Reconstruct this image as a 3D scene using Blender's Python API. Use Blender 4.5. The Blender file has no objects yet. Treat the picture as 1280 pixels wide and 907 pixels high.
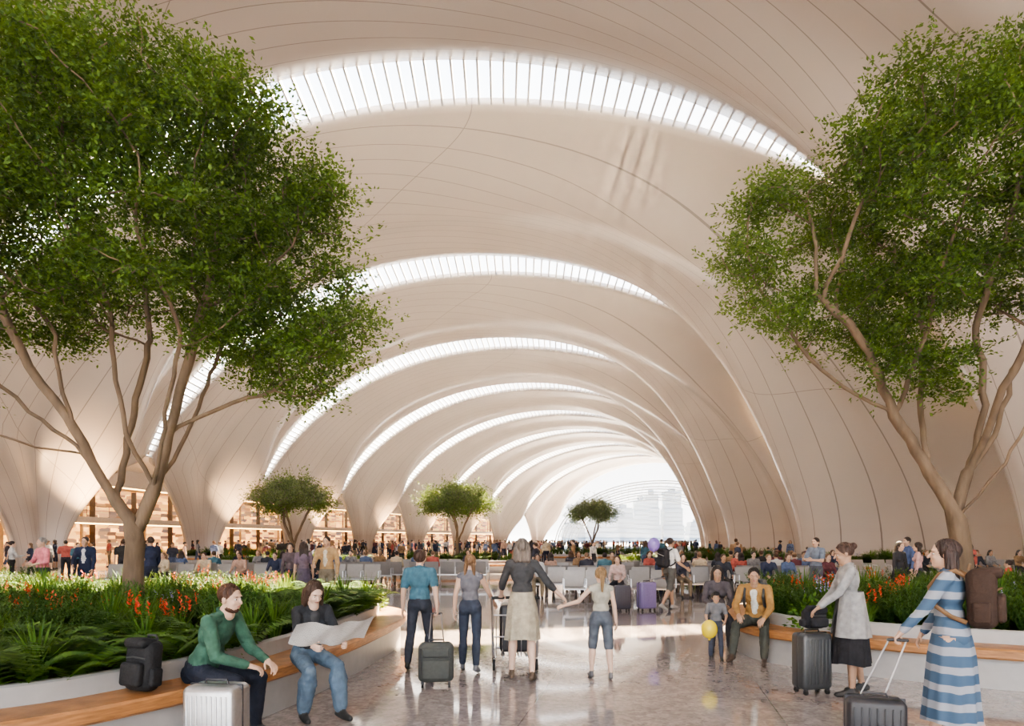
import bpy, bmesh, math, random, time
import numpy as np
from mathutils import Vector, Matrix, noise as mnoise
random.seed(7); rng=np.random.default_rng(7)
T0=time.time()
scene=bpy.context.scene
COL=scene.collection
rad=math.radians
# ------------------------------------------------------------------ materials
MC={}
def nmath(nt,op,a,b=None,c=None):
    n=nt.nodes.new('ShaderNodeMath'); n.operation=op
    for i,v in enumerate((a,b,c)):
        if v is None: continue
        if isinstance(v,(int,float)): n.inputs[i].default_value=v
        else: nt.links.new(v,n.inputs[i])
    return n.outputs[0]
def mixc(nt,f,a,b):
    n=nt.nodes.new('ShaderNodeMix'); n.data_type='RGBA'
    for s,v in ((n.inputs[0],f),(n.inputs[6],a),(n.inputs[7],b)):
        if isinstance(v,(int,float)): s.default_value=v
        elif isinstance(v,tuple): s.default_value=(v[0],v[1],v[2],1)
        else: nt.links.new(v,s)
    return n.outputs[2]
def mat(name,col,rough=.6,metal=0.,var=.12,nscale=8.,bump=0.,bscale=30.,emis=None,estr=0.,stretch=None,bdist=.02):
    key=(name,tuple(col))
    if key in MC: return MC[key]
    m=bpy.data.materials.new(name); m.use_nodes=True; nt=m.node_tree
    b=nt.nodes['Principled BSDF']
    tc=nt.nodes.new('ShaderNodeTexCoord'); vec=tc.outputs['Object']
    if stretch:
        mp=nt.nodes.new('ShaderNodeMapping'); mp.inputs['Scale'].default_value=stretch
        nt.links.new(vec,mp.inputs['Vector']); vec=mp.outputs[0]
    no=nt.nodes.new('ShaderNodeTexNoise'); no.inputs['Scale'].default_value=nscale; no.inputs['Detail'].default_value=4
    nt.links.new(vec,no.inputs['Vector'])
    a=tuple(max(0,c*(1-var)) for c in col); d=tuple(min(1,c*(1+var)) for c in col)
    mr=nt.nodes.new('ShaderNodeMapRange'); mr.inputs[1].default_value=.3; mr.inputs[2].default_value=.7
    nt.links.new(no.outputs[0],mr.inputs[0])
    nt.links.new(mixc(nt,mr.outputs[0],a,d),b.inputs['Base Color'])
    b.inputs['Roughness'].default_value=rough; b.inputs['Metallic'].default_value=metal
    if bump>0:
        n2=nt.nodes.new('ShaderNodeTexNoise'); n2.inputs['Scale'].default_value=bscale; n2.inputs['Detail'].default_value=3
        nt.links.new(vec,n2.inputs['Vector'])
        bp=nt.nodes.new('ShaderNodeBump'); bp.inputs['Strength'].default_value=bump; bp.inputs['Distance'].default_value=bdist
        nt.links.new(n2.outputs[0],bp.inputs['Height']); nt.links.new(bp.outputs[0],b.inputs['Normal'])
    if emis:
        b.inputs['Emission Color'].default_value=(*emis,1); b.inputs['Emission Strength'].default_value=estr
    MC[key]=m; return m
def cloth(col): return mat('cloth_fabric',col,.85,0,.2,14,.6,22,bdist=.02)
def skinm(col): return mat('skin',col,.5,0,.06,20)
def hairm(col): return mat('hair',col,.5,0,.45,30,.9,55,stretch=(1,1,.15),bdist=.03)
# ------------------------------------------------------------------ mesh builder
def frame(d):
    d=Vector(d).normalized()
    u=Vector((0,0,1)) if abs(d.z)<.9 else Vector((1,0,0))
    a=d.cross(u).normalized(); b=a.cross(d).normalized()
    return d,a,b
class MB:
    def __init__(s): s.v=[];s.f=[];s.m=[]
    def add(s,V,F,mi=0):
        o=len(s.v); s.v.extend([tuple(p) for p in V]); s.f.extend([tuple(i+o for i in f) for f in F]); s.m.extend([mi]*len(F))
    def rings(s,R,mi=0,cap=True,closed=False):
        n=len(R[0]); V=[p for r in R for p in r]; F=[]
        m=len(R)
        for j in range(m if closed else m-1):
            j2=(j+1)%m
            for i in range(n):
                F.append((j*n+i,j*n+(i+1)%n,j2*n+(i+1)%n,j2*n+i))
        if cap and not closed:
            F.append(tuple(range(n-1,-1,-1))); F.append(tuple((m-1)*n+i for i in range(n)))
        s.add(V,F,mi)
    def rcone(s,p0,r0,p1,r1,mi=0,n=12,k=4):
        p0=Vector(p0);p1=Vector(p1)
        if (p1-p0).length<1e-5: p1=p0+Vector((0,0,1e-3))
        d,a,b=frame(p1-p0); R=[]
        prof=[(p0,r0,-rad(82)+rad(82)*i/k) for i in range(k+1)]+[(p1,r1,rad(82)*i/k) for i in range(k+1)]
        for c,r,an in prof:
            cc=c+d*(r*math.sin(an)); q=r*math.cos(an)
            R.append([cc+a*(q*math.cos(2*math.pi*i/n))+b*(q*math.sin(2*math.pi*i/n)) for i in range(n)])
        s.rings(R,mi)
    def tube(s,pts,r,mi=0,n=8,cap=True,closed=False):
        pts=[Vector(p) for p in pts]; R=[]
        N=len(pts)
        pa=None
        for j,p in enumerate(pts):
            if closed: d=pts[(j+1)%N]-pts[j-1]
            else: d=(pts[min(j+1,N-1)]-pts[max(j-1,0)])
            d.normalize()
            if pa is None: _,a,b=frame(d)
            else:
                a=(pa-d*pa.dot(d)).normalized(); b=a.cross(d)
            pa=a; b=d.cross(a)
            rr=r[j] if isinstance(r,(list,tuple)) else r
            R.append([p+a*(rr*math.cos(2*math.pi*i/n))+b*(rr*math.sin(2*math.pi*i/n)) for i in range(n)])
        s.rings(R,mi,cap,closed)
    def ell(s,c,r,mi=0,rot=None,n=16,m=10):
        c=Vector(c); R=[]
        for j in range(m):
            ph=-math.pi/2+math.pi*(j+.35)/(m-.3)
            ring=[]
            for i in range(n):
                th=2*math.pi*i/n
                p=Vector((r[0]*math.cos(ph)*math.cos(th),r[1]*math.cos(ph)*math.sin(th),r[2]*math.sin(ph)))
                if rot: p=rot@p
                ring.append(c+p)
            R.append(ring)
        s.rings(R,mi)
    def box(s,c,size,mi=0,rot=None,r=None,n=16,m=8):
        c=Vector(c); h=[x/2 for x in size]
        if r is None:
            V=[]
            for z in (-1,1):
                for x,y in ((-1,-1),(1,-1),(1,1),(-1,1)):
                    p=Vector((x*h[0],y*h[1],z*h[2])); 
                    if rot: p=rot@p
                    V.append(c+p)
            s.add(V,[(3,2,1,0),(4,5,6,7),(0,1,5,4),(1,2,6,5),(2,3,7,6),(3,0,4,7)],mi); return
        R=[]
        sg=lambda x:1 if x>0 else -1
        for j in range(m):
            ph=-math.pi/2+math.pi*(j+.15)/(m-.7)
            if j==m-1: ph=math.pi/2-math.pi*.15/(m-.7)
            ring=[]
            for i in range(n):
                th=2*math.pi*(i+.5)/n
                d=(math.cos(ph)*math.cos(th),math.cos(ph)*math.sin(th),math.sin(ph))
                p=Vector([sg(d[k])*(h[k]-r)+r*d[k] for k in range(3)])
                if rot: p=rot@p
                ring.append(c+p)
            R.append(ring)
        s.rings(R,mi)
    def cyl(s,p0,p1,r,mi=0,n=14): s.tube([p0,p1],r,mi,n)
    def obj(s,name,mats,loc=(0,0,0),rz=0,smooth=True,parent=None,col=None):
        me=bpy.data.meshes.new(name); me.from_pydata(s.v,[],s.f)
        for m in mats: me.materials.append(m)
        me.polygons.foreach_set('material_index',s.m)
        me.update()
        if smooth: smoothsh(me)
        ob=bpy.data.objects.new(name,me); (col or COL).objects.link(ob)
        ob.location=loc; ob.rotation_euler=(0,0,rz)
        if parent: ob.parent=parent
        return ob
def smoothsh(me,ang=40):
    me.polygons.foreach_set('use_smooth',[True]*len(me.polygons))
    try: me.set_sharp_from_angle(angle=rad(ang))
    except Exception: pass
def np_obj(name,V,F,mats,midx=None,smooth=False,parent=None,loc=(0,0,0)):
    me=bpy.data.meshes.new(name); nf=len(F); k=F.shape[1]
    me.vertices.add(len(V)); me.vertices.foreach_set('co',np.asarray(V,dtype=np.float32).ravel())
    me.loops.add(nf*k); me.loops.foreach_set('vertex_index',np.asarray(F,dtype=np.int32).ravel())
    me.polygons.add(nf); me.polygons.foreach_set('loop_start',np.arange(nf,dtype=np.int32)*k)
    for m in mats: me.materials.append(m)
    if midx is not None: me.polygons.foreach_set('material_index',np.asarray(midx,dtype=np.int32))
    if smooth: me.polygons.foreach_set('use_smooth',[True]*nf)
    me.update(calc_edges=True)
    ob=bpy.data.objects.new(name,me); COL.objects.link(ob); ob.location=loc
    if parent: ob.parent=parent
    return ob
def remesh(mb,voxel,it=2):
    me=bpy.data.meshes.new('tmp'); me.from_pydata(mb.v,[],mb.f); me.update()
    ob=bpy.data.objects.new('tmp',me); COL.objects.link(ob)
    md=ob.modifiers.new('r','REMESH'); md.mode='VOXEL'; md.voxel_size=voxel
    dg=bpy.context.evaluated_depsgraph_get()
    m2=bpy.data.meshes.new_from_object(ob.evaluated_get(dg))
    n=len(m2.vertices); V=np.empty(n*3,dtype=np.float32); m2.vertices.foreach_get('co',V); V=V.reshape(-1,3)
    F=[tuple(p.vertices) for p in m2.polygons]
    E=np.empty(len(m2.edges)*2,dtype=np.int32); m2.edges.foreach_get('vertices',E); E=E.reshape(-1,2)
    bpy.data.objects.remove(ob); bpy.data.meshes.remove(me); bpy.data.meshes.remove(m2)
    for _ in range(it):
        S=np.zeros_like(V); C=np.zeros(n)
        np.add.at(S,E[:,0],V[E[:,1]]); np.add.at(S,E[:,1],V[E[:,0]]); np.add.at(C,E[:,0],1); np.add.at(C,E[:,1],1)
        V=V*.5+.5*S/np.maximum(C,1)[:,None]
    return V,F
# ------------------------------------------------------------------ people
class Prims:
    def __init__(s): s.mb=MB(); s.p=[]
    def cone(s,a,ra,b,rb,lab,n=12):
        s.mb.rcone(a,ra,b,rb,0,n); s.p.append(('c',np.array(a),ra,np.array(b),rb,lab))
    def ell(s,c,r,lab,rot=None):
        s.mb.ell(c,r,0,rot); s.p.append(('e',np.array(c),np.array(r),np.array(rot) if rot else np.eye(3),0,lab))
    def label(s,P):
        best=np.full(len(P),1e9); L=np.zeros(len(P),dtype=int)
        for q in s.p:
            if q[0]=='c':
                a,ra,b,rb=q[1],q[2],q[3],q[4]; d=b-a; l2=max(1e-9,(d*d).sum())
                t=np.clip(((P-a)@d)/l2,0,1); ds=np.linalg.norm(P-(a+t[:,None]*d),axis=1)-(ra+(rb-ra)*t)
            else:
                loc=(P-q[1])@q[3]; r=q[2]; k=np.linalg.norm(loc/r,axis=1); k2=np.linalg.norm(loc/(r*r),axis=1)+1e-9
                ds=k*(k-1)/k2
            m=ds<best; best[m]=ds[m]; L[m]=q[5]
        return L
LAB={'top':0,'bottom':1,'skin':2,'hair':3,'shoe':4,'lip':5,'white':6,'dark':7,'extra':8}
SK1=(.56,.37,.27); SK2=(.40,.25,.17); SK3=(.62,.43,.33)
def hand(mb,w,d,u,n,s,curl,mi,remeshed):
    pr=MB(); w=Vector(w)
    rot=Matrix((d,u,n)).transposed()
    pr.ell(w+d*.048*s,(.052*s,.038*s,.016*s),0,rot,12,8)
    pr.rcone(w-d*.03*s,.025*s,w+d*.03*s,.023*s,0,10)
    L=(.074,.084,.079,.060)
    for i in range(4):
        p=w+d*(.088-.004*abs(i-1.2))*s+u*(.030-.0195*i)*s
        a=0
        for k,(fr,da) in enumerate(((.42,.45),(.33,.85),(.25,.6))):
            a+=curl*da; q=p+(d*math.cos(a)+n*math.sin(a))*(L[i]*fr*s)
            pr.rcone(p,(.0088-.0008*k)*s,q,(.0080-.0008*k)*s,0,8,3); p=q
    p=w+d*.02*s+u*.025*s
    q=p+(d*.62+u*.65+n*.3).normalized()*.042*s; pr.rcone(p,.012*s,q,.010*s,0,8,3)
    r=q+(d*.85+u*(.35-.3*curl)+n*(.25+.45*curl)).normalized()*.032*s; pr.rcone(q,.010*s,r,.0085*s,0,8,3)
    if remeshed:
        V,F=remesh(pr,.0048*s,1); mb.add(V,F,mi)
    else: mb.add(pr.v,pr.f,mi)
    return w+d*.085*s+n*.022*s
def fold(V,F,L,amp):
    n=len(V); tri=np.array([q[:3] for q in F]); N=np.zeros((n,3)); fn=np.cross(V[tri[:,1]]-V[tri[:,0]],V[tri[:,2]]-V[tri[:,0]])
    lab=np.zeros(n,bool); g=(L==0)|(L==1)|(L==8)
    for c in range(4):
        idx=np.array([q[c] if c<len(q) else q[0] for q in F]); np.add.at(N,idx,fn); lab[idx[g]]=True
    N/=np.maximum(1e-12,np.linalg.norm(N,axis=1))[:,None]
    V=V.copy()
    for i in np.where(lab)[0]:
        x,y,z=V[i]
        w=mnoise.noise(Vector((x*5+3,y*5,z*3)))
        q=mnoise.noise(Vector((x*11+w*2.,y*11+7,z*17+w*4.)))
        r=1-abs(q)*2.6
        V[i]+=N[i]*(amp*(r*.9+w*.8))
    return V
def person(name,x,y,hd=0,H=1.75,arms=None,legs=None,lean=0,seat=None,female=False,fat=1.,hs=1.,
           top=(.3,.3,.3),bottom=(.05,.06,.1),skin=SK1,hair=(.04,.025,.02),shoe=(.03,.03,.03),extra=None,
           sleeve='long',lower='pants',hairstyle='short',hy=0,hp=0,beard=False,vox=.014,curl=(.5,.5),palm=('in','in'),
           skirt=None,coat=None,link=True,z0=0.,lo=False,stripe=None,opencoat=None):
    s=H/1.75
    arms=arms or dict(L=(4,9,14,4),R=(4,9,14,4)); legs=legs or dict(L=(2,4,-1,2),R=(-2,4,-3,2))
    P=Prims(); D=lambda p,a,sd:Vector((sd*math.sin(rad(a)),math.sin(rad(p))*math.cos(rad(a)),-math.cos(rad(p))*math.cos(rad(a))))
    sides=(('L',-1),('R',1)); J={}
    lowz=0
    for k,sd in sides:
        p1,a1,p2,a2=legs[k]; hip=Vector((sd*.088,0,-.03))*s
        kn=hip+D(p1,a1,sd)*.43*s; an=kn+D(p2,a2,sd)*.41*s
        fp=min(0,p2+6)*.75 if seat is None else min(0,p2+25)*.6
        if seat is None and p2>8: fp=12
        fd=Vector((sd*.12,math.cos(rad(fp)),math.sin(rad(fp)))).normalized(); up=Vector((0,-fd.z,fd.y))
        heel=an-up*.045*s-fd*.045*s; ball=an-up*.055*s+fd*.10*s; toe=an-up*.060*s+fd*.165*s
        J[k]=dict(hip=hip,kn=kn,an=an,heel=heel,ball=ball,toe=toe)
        lowz=min(lowz,heel.z-.033*s,ball.z-.03*s,toe.z-.024*s)
    pz=-lowz if seat is None else seat+.115*s
    O=Vector((0,0,pz))
    for k in ('L','R'):
        for j in J[k]: J[k][j]=J[k][j]+O
    lr=Matrix.Rotation(-rad(lean),3,'X')
    T=lambda a,b,c: O+lr@(Vector((a,b,c))*s)
    f=fat; shw=(.152 if female else .178)*f
    lb=LAB[ 'bottom']; lt=LAB['top']; ls=LAB['skin']
    P.ell(O+Vector((0,-.005,0))*s,(.158*f*s,.118*f*s,.125*s),lb)
    for sd in (-1,1): P.ell(O+Vector((sd*.07,-.045,-.045))*s,(.082*s,.085*s,.09*s),lb)
    P.ell(T(0,.005,.13),((.125 if female else .145)*f*s,.100*f*s,.13*s),lt,lr)
    if not female: P.ell(T(0,-.002,.07),(.152*f*s,.112*f*s,.10*s),lt,lr)
    P.ell(T(0,-.005,.33),((.145 if female else .168)*f*s,.112*s,.17*s),lt,lr)
    if female:
        for sd in (-1,1): P.ell(T(sd*.07,.085,.30),(.062*s,.055*s,.06*s),lt,lr)
    if opencoat: P.cone(T(0,.065,.12),.05*s,T(0,.068,.40),.05*s,LAB['extra'])
    P.cone(T(0,-.01,.43),.075*s,T(0,-.008,.475),.062*s,lt)
    R=Matrix.Rotation(rad(hy),3,'Z')@Matrix.Rotation(rad(hp),3,'X')
    lh=lr if lean<15 else Matrix.Rotation(-rad(lean*.6),3,'X')
    Hc=T(0,.0,.50)+lh@Vector((0,.025,.118+.03*(hs-1)))*s
    P.cone(T(0,-.008,.46),.052*s,Hc+Vector((0,-.01,-.05))*s,.050*s,ls)
    grips={}
    hm=MB()
    for k,sd in sides:
        p1,a1,p2,a2=arms[k]
        sh=T(sd*shw,0,.435); el=sh+D(p1,a1,sd)*.285*s; d2=D(p2,a2,sd); wr=el+d2*.245*s
        nk=T(sd*.05,-.005,.46)
        P.cone(nk,.052*s,sh+Vector((0,0,-.012))*s,.058*s*(f if not female else .9),lt)
        r1=.052*s*(.88 if female else 1)*f; r2=.041*s*(.9 if female else 1); r3=.027*s
        if sleeve=='long':
            P.cone(sh,r1*1.12,el,r2*1.22,lt); P.cone(el,r2*1.22,el+(wr-el)*.93,r3*1.3,lt)
            P.cone(wr-d2*.02*s,r3*.95,wr+d2*.015*s,r3*.9,ls,8)
        elif sleeve=='roll':
            P.cone(sh,r1*1.12,el,r2*1.25,lt); m=el+(wr-el)*.4; P.cone(el,r2*1.25,m,r2*1.1,lt); P.cone(m,r2*.85,wr,r3,ls)
        elif sleeve=='short':
            m=sh+(el-sh)*.7; P.cone(sh,r1*1.15,m,r1*1.2,lt); P.cone(m,r2*1.12,el,r2,ls); P.cone(el,r2,wr,r3,ls)
        else:
            P.cone(sh,r1*.95,el,r2,ls); P.cone(el,r2,wr,r3,ls)
        u=Vector((0,math.cos(rad(p2)),math.sin(rad(p2)))); u=(u-d2*u.dot(d2)).normalized(); n=d2.cross(u)*-1
        if n.x*sd>0: n=-n
        pm=palm[0 if sd<0 else 1]
        if pm=='down': n,u=-u,n
        elif pm=='up': n,u=u,-n
        grips[k]=hand(hm,wr,d2,u,n,s*(1.02 if not female else .94),curl[0 if sd<0 else 1],ls,not lo)
        j=J[k]
        tr=.083*s*(f*.5+.5)*(1.0 if not female else .97)
        if lower=='pants': c1,c2,l1,l2=1.05,1.22,lb,lb
        elif lower=='wide': c1,c2,l1,l2=1.05,1.65,lb,lb
        elif lower=='shorts': c1,c2,l1,l2=1.12,1.,lb,ls
        else: c1,c2,l1,l2=.92,1.,ls,ls
        P.cone(j['hip'],tr*c1,j['kn'],.056*s*(1.3 if lower=='shorts' else (1.12 if lower in('pants','wide') else .95)),l1)
        calf=j['kn']+(j['an']-j['kn'])*.3+Vector((0,-.012,0))*s
        P.cone(j['kn'],.054*s*(1.1 if l2==lb else .95),calf,.056*s*(c2*.92 if l2==lb else 1),l2); P.cone(calf,.054*s*(c2 if l2==lb else 1),j['an']+(j['kn']-j['an'])*.08,.036*s*c2*(1.1 if l2==lb else .95),l2)
        P.cone(j['an'],.036*s,j['heel'],.034*s,LAB['shoe']); P.cone(j['heel'],.035*s,j['ball'],.038*s,LAB['shoe']); P.cone(j['an'],.034*s,j['ball'],.034*s,LAB['shoe']); P.cone(j['ball'],.037*s,j['toe'],.029*s,LAB['shoe'])
    out=MB()
    V,F=remesh(P.mb,vox*s,2)
    c=np.array([V[list(q)].mean(0) for q in F]); L=P.label(c)
    if not lo: V=fold(V,F,L,.0048*s)
    o=len(out.v); out.v.extend(map(tuple,V)); out.f.extend([tuple(i+o for i in q) for q in F]); out.m.extend([int(a) for a in L])
    if not lo and sleeve!='none':
        nb=T(0,-.004,.487); q1=lr@Vector((1,0,0)); q2=lr@Vector((0,.94,-.34))
        out.tube([nb+q1*(.060*s*math.cos(a))+q2*(.062*s*math.sin(a)) for a in [2*math.pi*i/20 for i in range(20)]],.011*s,lt,6,False,True)
    # head
    Q=Prims(); hsz=s*hs
    G=lambda a,b,c: Hc+R@(Vector((a,b,c))*hsz)
    def E(a,b,c,r,l): Q.ell(G(a,b,c),tuple(q*hsz for q in r),LAB[l],R)
    E(0,-.012,.025,(.071,.092,.090),'skin'); E(0,.02,-.03,(.055,.068,.083),'skin')
    E(0,.047,-.085,(.030,.032,.028),'hair' if beard else 'skin')
    if beard: E(0,.012,-.082,(.055,.052,.034),'hair')
    Q.cone(G(0,.085,.010),.007*hsz,G(0,.106,-.025),.0115*hsz,LAB['skin'])
    for sd in (-1,1): E(sd*.03,.062,-.03,(.02,.02,.018),'skin')
    E(0,.068,.028,(.05,.018,.010),'skin'); E(0,.081,-.055,(.021,.012,.0075),'lip')
    for sd in (-1,1): E(sd*.072,-.008,-.008,(.009,.018,.029),'skin')
    Q.cone(G(0,-.015,-.05),.05*hsz,Hc+Vector((0,-.022,-.13))*s,.05*s,LAB['skin'])
    if hairstyle!='bald':
        E(0,-.024,.038,(.080,.096,.090),'hair')
        if hairstyle=='full': E(0,.012,.072,(.070,.072,.052),'hair'); E(0,-.03,.035,(.084,.096,.094),'hair')
        if hairstyle in('long','bob'):
            ln=.30 if hairstyle=='long' else .14
            E(0,-.03,.03,(.086,.098,.093),'hair')
            for a in (-.06,-.02,.02,.06):
                Q.cone(G(a,-.05,0),.044*hsz,Hc+Vector((a*1.2,-.085,-ln))*s,.035*hsz,LAB['hair'])
            for a in (-.072,.072): Q.cone(G(a,-.015,.03),.022*hsz,Hc+Vector((a*1.15,-.04,-ln*.8))*s,.022*hsz,LAB['hair'])
        if hairstyle=='pony':
            Q.cone(G(0,-.11,.05),.028*hsz,G(0,-.15,-.02),.034*hsz,LAB['hair']); Q.cone(G(0,-.15,-.02),.034*hsz,G(0,-.14,-.2),.014*hsz,LAB['hair'])
        if hairstyle=='braids':
            for a in (-.05,.05): Q.cone(G(a,-.07,-.03),.028*hsz,Hc+Vector((a*1.5,-.07,-.24))*s,.016*hsz,LAB['hair'])
        if hairstyle=='bun': E(0,-.115,.06,(.042,.042,.042),'hair')
    V,F=remesh(Q.mb,(.0065 if vox<.02 else vox*.6)*s,1)
    c=np.array([V[list(q)].mean(0) for q in F]); L=Q.label(c)
    if not lo:
        hv=np.zeros(len(V),bool)
        for q,l in zip(F,L):
            if l==LAB['hair']: hv[list(q)]=True
        cc=np.array(Hc)
        for i in np.where(hv)[0]:
            p=V[i]; d=p-cc; az=math.atan2(d[0],d[1]-.02); w=mnoise.noise(Vector((az*7,d[2]*9,3)))+.5*mnoise.noise(Vector((az*18,d[2]*12,9)))
            nn=np.array([d[0],d[1],max(0,d[2])]); nn/=np.linalg.norm(nn)+1e-6
            V[i]=p+nn*(.007*hsz*w)
    o=len(out.v); out.v.extend(map(tuple,V)); out.f.extend([tuple(i+o for i in q) for q in F]); out.m.extend([int(a) for a in L])
    for sd in (-1,1):
        out.ell(G(sd*.028,.0715,.002),tuple(q*hsz for q in(.0115,.0100,.0055)),LAB['white'],R,10,6)
        out.ell(G(sd*.028,.0790,.002),tuple(q*hsz for q in(.0060,.0042,.0054)),LAB['dark'],R,8,6)
        out.ell(G(sd*.029,.083,.024),tuple(q*hsz for q in(.017,.005,.0032)),LAB['hair'],R,8,6)
    out.add(hm.v,hm.f,ls)
    if skirt:
        R_=[];n=60
        zt=.10; rows=14
        for q in range(rows+1):
            t=q/rows; z=zt-(skirt+zt)*t
            rx=(.135+.03*min(1,t*3)+.045*t); ry=(.112+.03*min(1,t*3)+.06*t)
            R_.append([O+Vector((math.cos(2*math.pi*i/n)*rx*s*(1+.07*t*math.sin(9*2*math.pi*i/n+1+t)),math.sin(2*math.pi*i/n)*ry*s*(1+.07*t*math.sin(11*2*math.pi*i/n+t))-.005*s,z*s+.012*math.sin(3*2*math.pi*i/n)*t)) for i in range(n)])
        out.rings(R_,LAB['bottom'],False)
    if coat:
        n=40;R_=[]
        for q in range(10):
            t=q/9; z=.2-(coat+.2)*t; rx=.165+.065*t; ry=.13+.075*t
            R_.append([O+Vector((math.cos(a)*rx*s*(1+.05*t*math.sin(a*9)),math.sin(a)*ry*s*(1+.05*t*math.sin(a*9)),z*s)) for a in [math.pi/2+rad(22)+ (2*math.pi-rad(44))*i/(n-1) for i in range(n)]])
        V=[p for r in R_ for p in r];F=[(j*n+i,j*n+i+1,(j+1)*n+i+1,(j+1)*n+i) for j in range(9) for i in range(n-1)]
        out.add(V,F,LAB['top'])
    mats=[stripe or cloth(top),(stripe if stripe and skirt else cloth(bottom)),skinm(skin),hairm(hair),mat('shoe_leather',shoe,.5),mat('lips',(.42,.18,.15),.4),mat('eye_white',(.7,.69,.66),.2),mat('eye_iris',(.03,.02,.015),.1),cloth(extra or top)]
    ob=out.obj(name,mats,(x,y,z0),rad(hd),True)
    smoothsh(ob.data,80)
    MW=Matrix.Translation((x,y,z0))@Matrix.Rotation(rad(hd),4,'Z')
    info={k:MW@grips[k] for k in grips}
    info['M']=MW; info['lean']=lean; info['s']=s; info['T']=lambda a,b,c: MW@T(a,b,c)
    info['me']=ob.data
    if not link: ob.data.use_fake_user=True; bpy.data.objects.remove(ob)
    return info
# ------------------------------------------------------------------ props
RUB=lambda: mat('rubber',(.02,.02,.02),.7)
MET=lambda: mat('brushed_metal',(.5,.5,.52),.3,1.)
def suitcase(name,x,y,hd,w=.42,dp=.26,h=.62,col=(.05,.05,.06),metal=0.,rough=.35,grip=None,ribs=8,soft=False,z0=0,tilt=0):
    mb=MB(); zb=.055
    mb.box((0,0,zb+h/2),(w,dp,h),0,None,.05 if not soft else .07,24,12)
    if not soft:
        for i in range(ribs):
            xx=-w/2+.05+(w-.1)*i/(ribs-1)
            for sy in (-1,1): mb.box((xx,sy*dp/2,zb+h/2),(.014,.014,h-.12),0,None,.006,8,6)
        mb.box((0,0,zb+h/2),(w+.008,.02,h+.008),1,None,.008,16,8)
    else:
        mb.box((0,-dp/2-.02,zb+h*.36),(w*.78,.06,h*.5),0,None,.028,16,8)
        mb.box((0,-dp/2-.012,zb+h*.78),(w*.74,.05,h*.22),0,None,.02,16,8)
        mb.tube([(-w*.4,-dp/2+.01,zb+h*.66),(0,-dp/2-.012,zb+h*.67),(w*.4,-dp/2+.01,zb+h*.66)],.006,1)
        mb.tube([(-w*.4,-dp/2+.005,zb+.1),(-w*.42,-dp/2+.0,zb+h*.9)],.006,1)
    for sx in (-1,1):
        for sy in (-1,1):
            mb.cyl((sx*(w/2-.05)-.012,sy*(dp/2-.04),.028),(sx*(w/2-.05)+.012,sy*(dp/2-.04),.028),.028,2)
            mb.box((sx*(w/2-.05),sy*(dp/2-.04),.055),(.03,.035,.03),1)
    mb.tube([(-.09,0,zb+h-.005),(-.08,0,zb+h+.03),(.08,0,zb+h+.03),(.09,0,zb+h-.005)],.009,1)
    if grip is not None:
        M=(Matrix.Translation((x,y,z0))@Matrix.Rotation(rad(hd),4,'Z')).inverted(); g=M@grip
        base=Vector((0,dp/2-.03 if g.y>=0 else -dp/2+.03,zb+h-.01)); ax=Vector((.085,0,0))
        for sx in (-1,1): mb.cyl(base+ax*sx,g+ax*sx*.72,.007,3,8)
        mb.rcone(g-ax*.78,.013,g+ax*.78,.013,1,10)
    body=mat('suitcase_shell' if not soft else 'suitcase_fabric',col,rough if not soft else .85,metal,.08,30,.15 if soft else 0,120)
    return mb.obj(name,[body,mat('suitcase_trim',(.04,.04,.045),.5),RUB(),MET()],(x,y,z0),rad(hd))
def backpack(name,M,w=.3,h=.44,d=.17,col=(.02,.02,.025),straps=True,trim=(.05,.05,.05)):
    mb=MB()
    mb.box((0,-d/2,0),(w,d,h),0,None,.07,24,12)
    mb.box((0,-d-.015,-h*.16),(w*.76,.07,h*.46),0,None,.03,16,10)
    mb.box((0,-d*.75,h*.43),(w*.8,d*.9,.08),0,None,.035,16,8)
    for sx in (-1,1): mb.box((sx*w*.5,-d/2,-h*.22),(.05,d*.6,h*.35),0,None,.02,12,8)
    mb.tube([(-w*.36,-d*.95,h*.14),(0,-d*1.12,h*.17),(w*.36,-d*.95,h*.14)],.007,1)
    mb.tube([(-.05,-.02,h*.48),(-.04,-.03,h*.57),(.04,-.03,h*.57),(.05,-.02,h*.48)],.01,1)
    if straps:
        for sx in (-1,1):
            mb.tube([(sx*.09,0,h*.38),(sx*.115,.06,h*.47),(sx*.125,.16,h*.42),(sx*.125,.235,h*.2),(sx*.135,.21,-.05),(sx*.15,.10,-h*.3),(sx*.13,0,-h*.4)],.018,1)
    ob=mb.obj(name,[mat('backpack_fabric',col,.8,0,.15,25,.3,60),mat('backpack_trim',trim,.6)])
    ob.matrix_world=M
    return ob
def worn_backpack(name,info,**k):
    s=info['s']; M=info['M']@Matrix.Translation(info['M'].inverted()@info['T'](0,-.115,.27))@Matrix.Rotation(-rad(info['lean']),4,'X')@Matrix.Scale(s,4)
    return backpack(name,M,**k)
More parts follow.
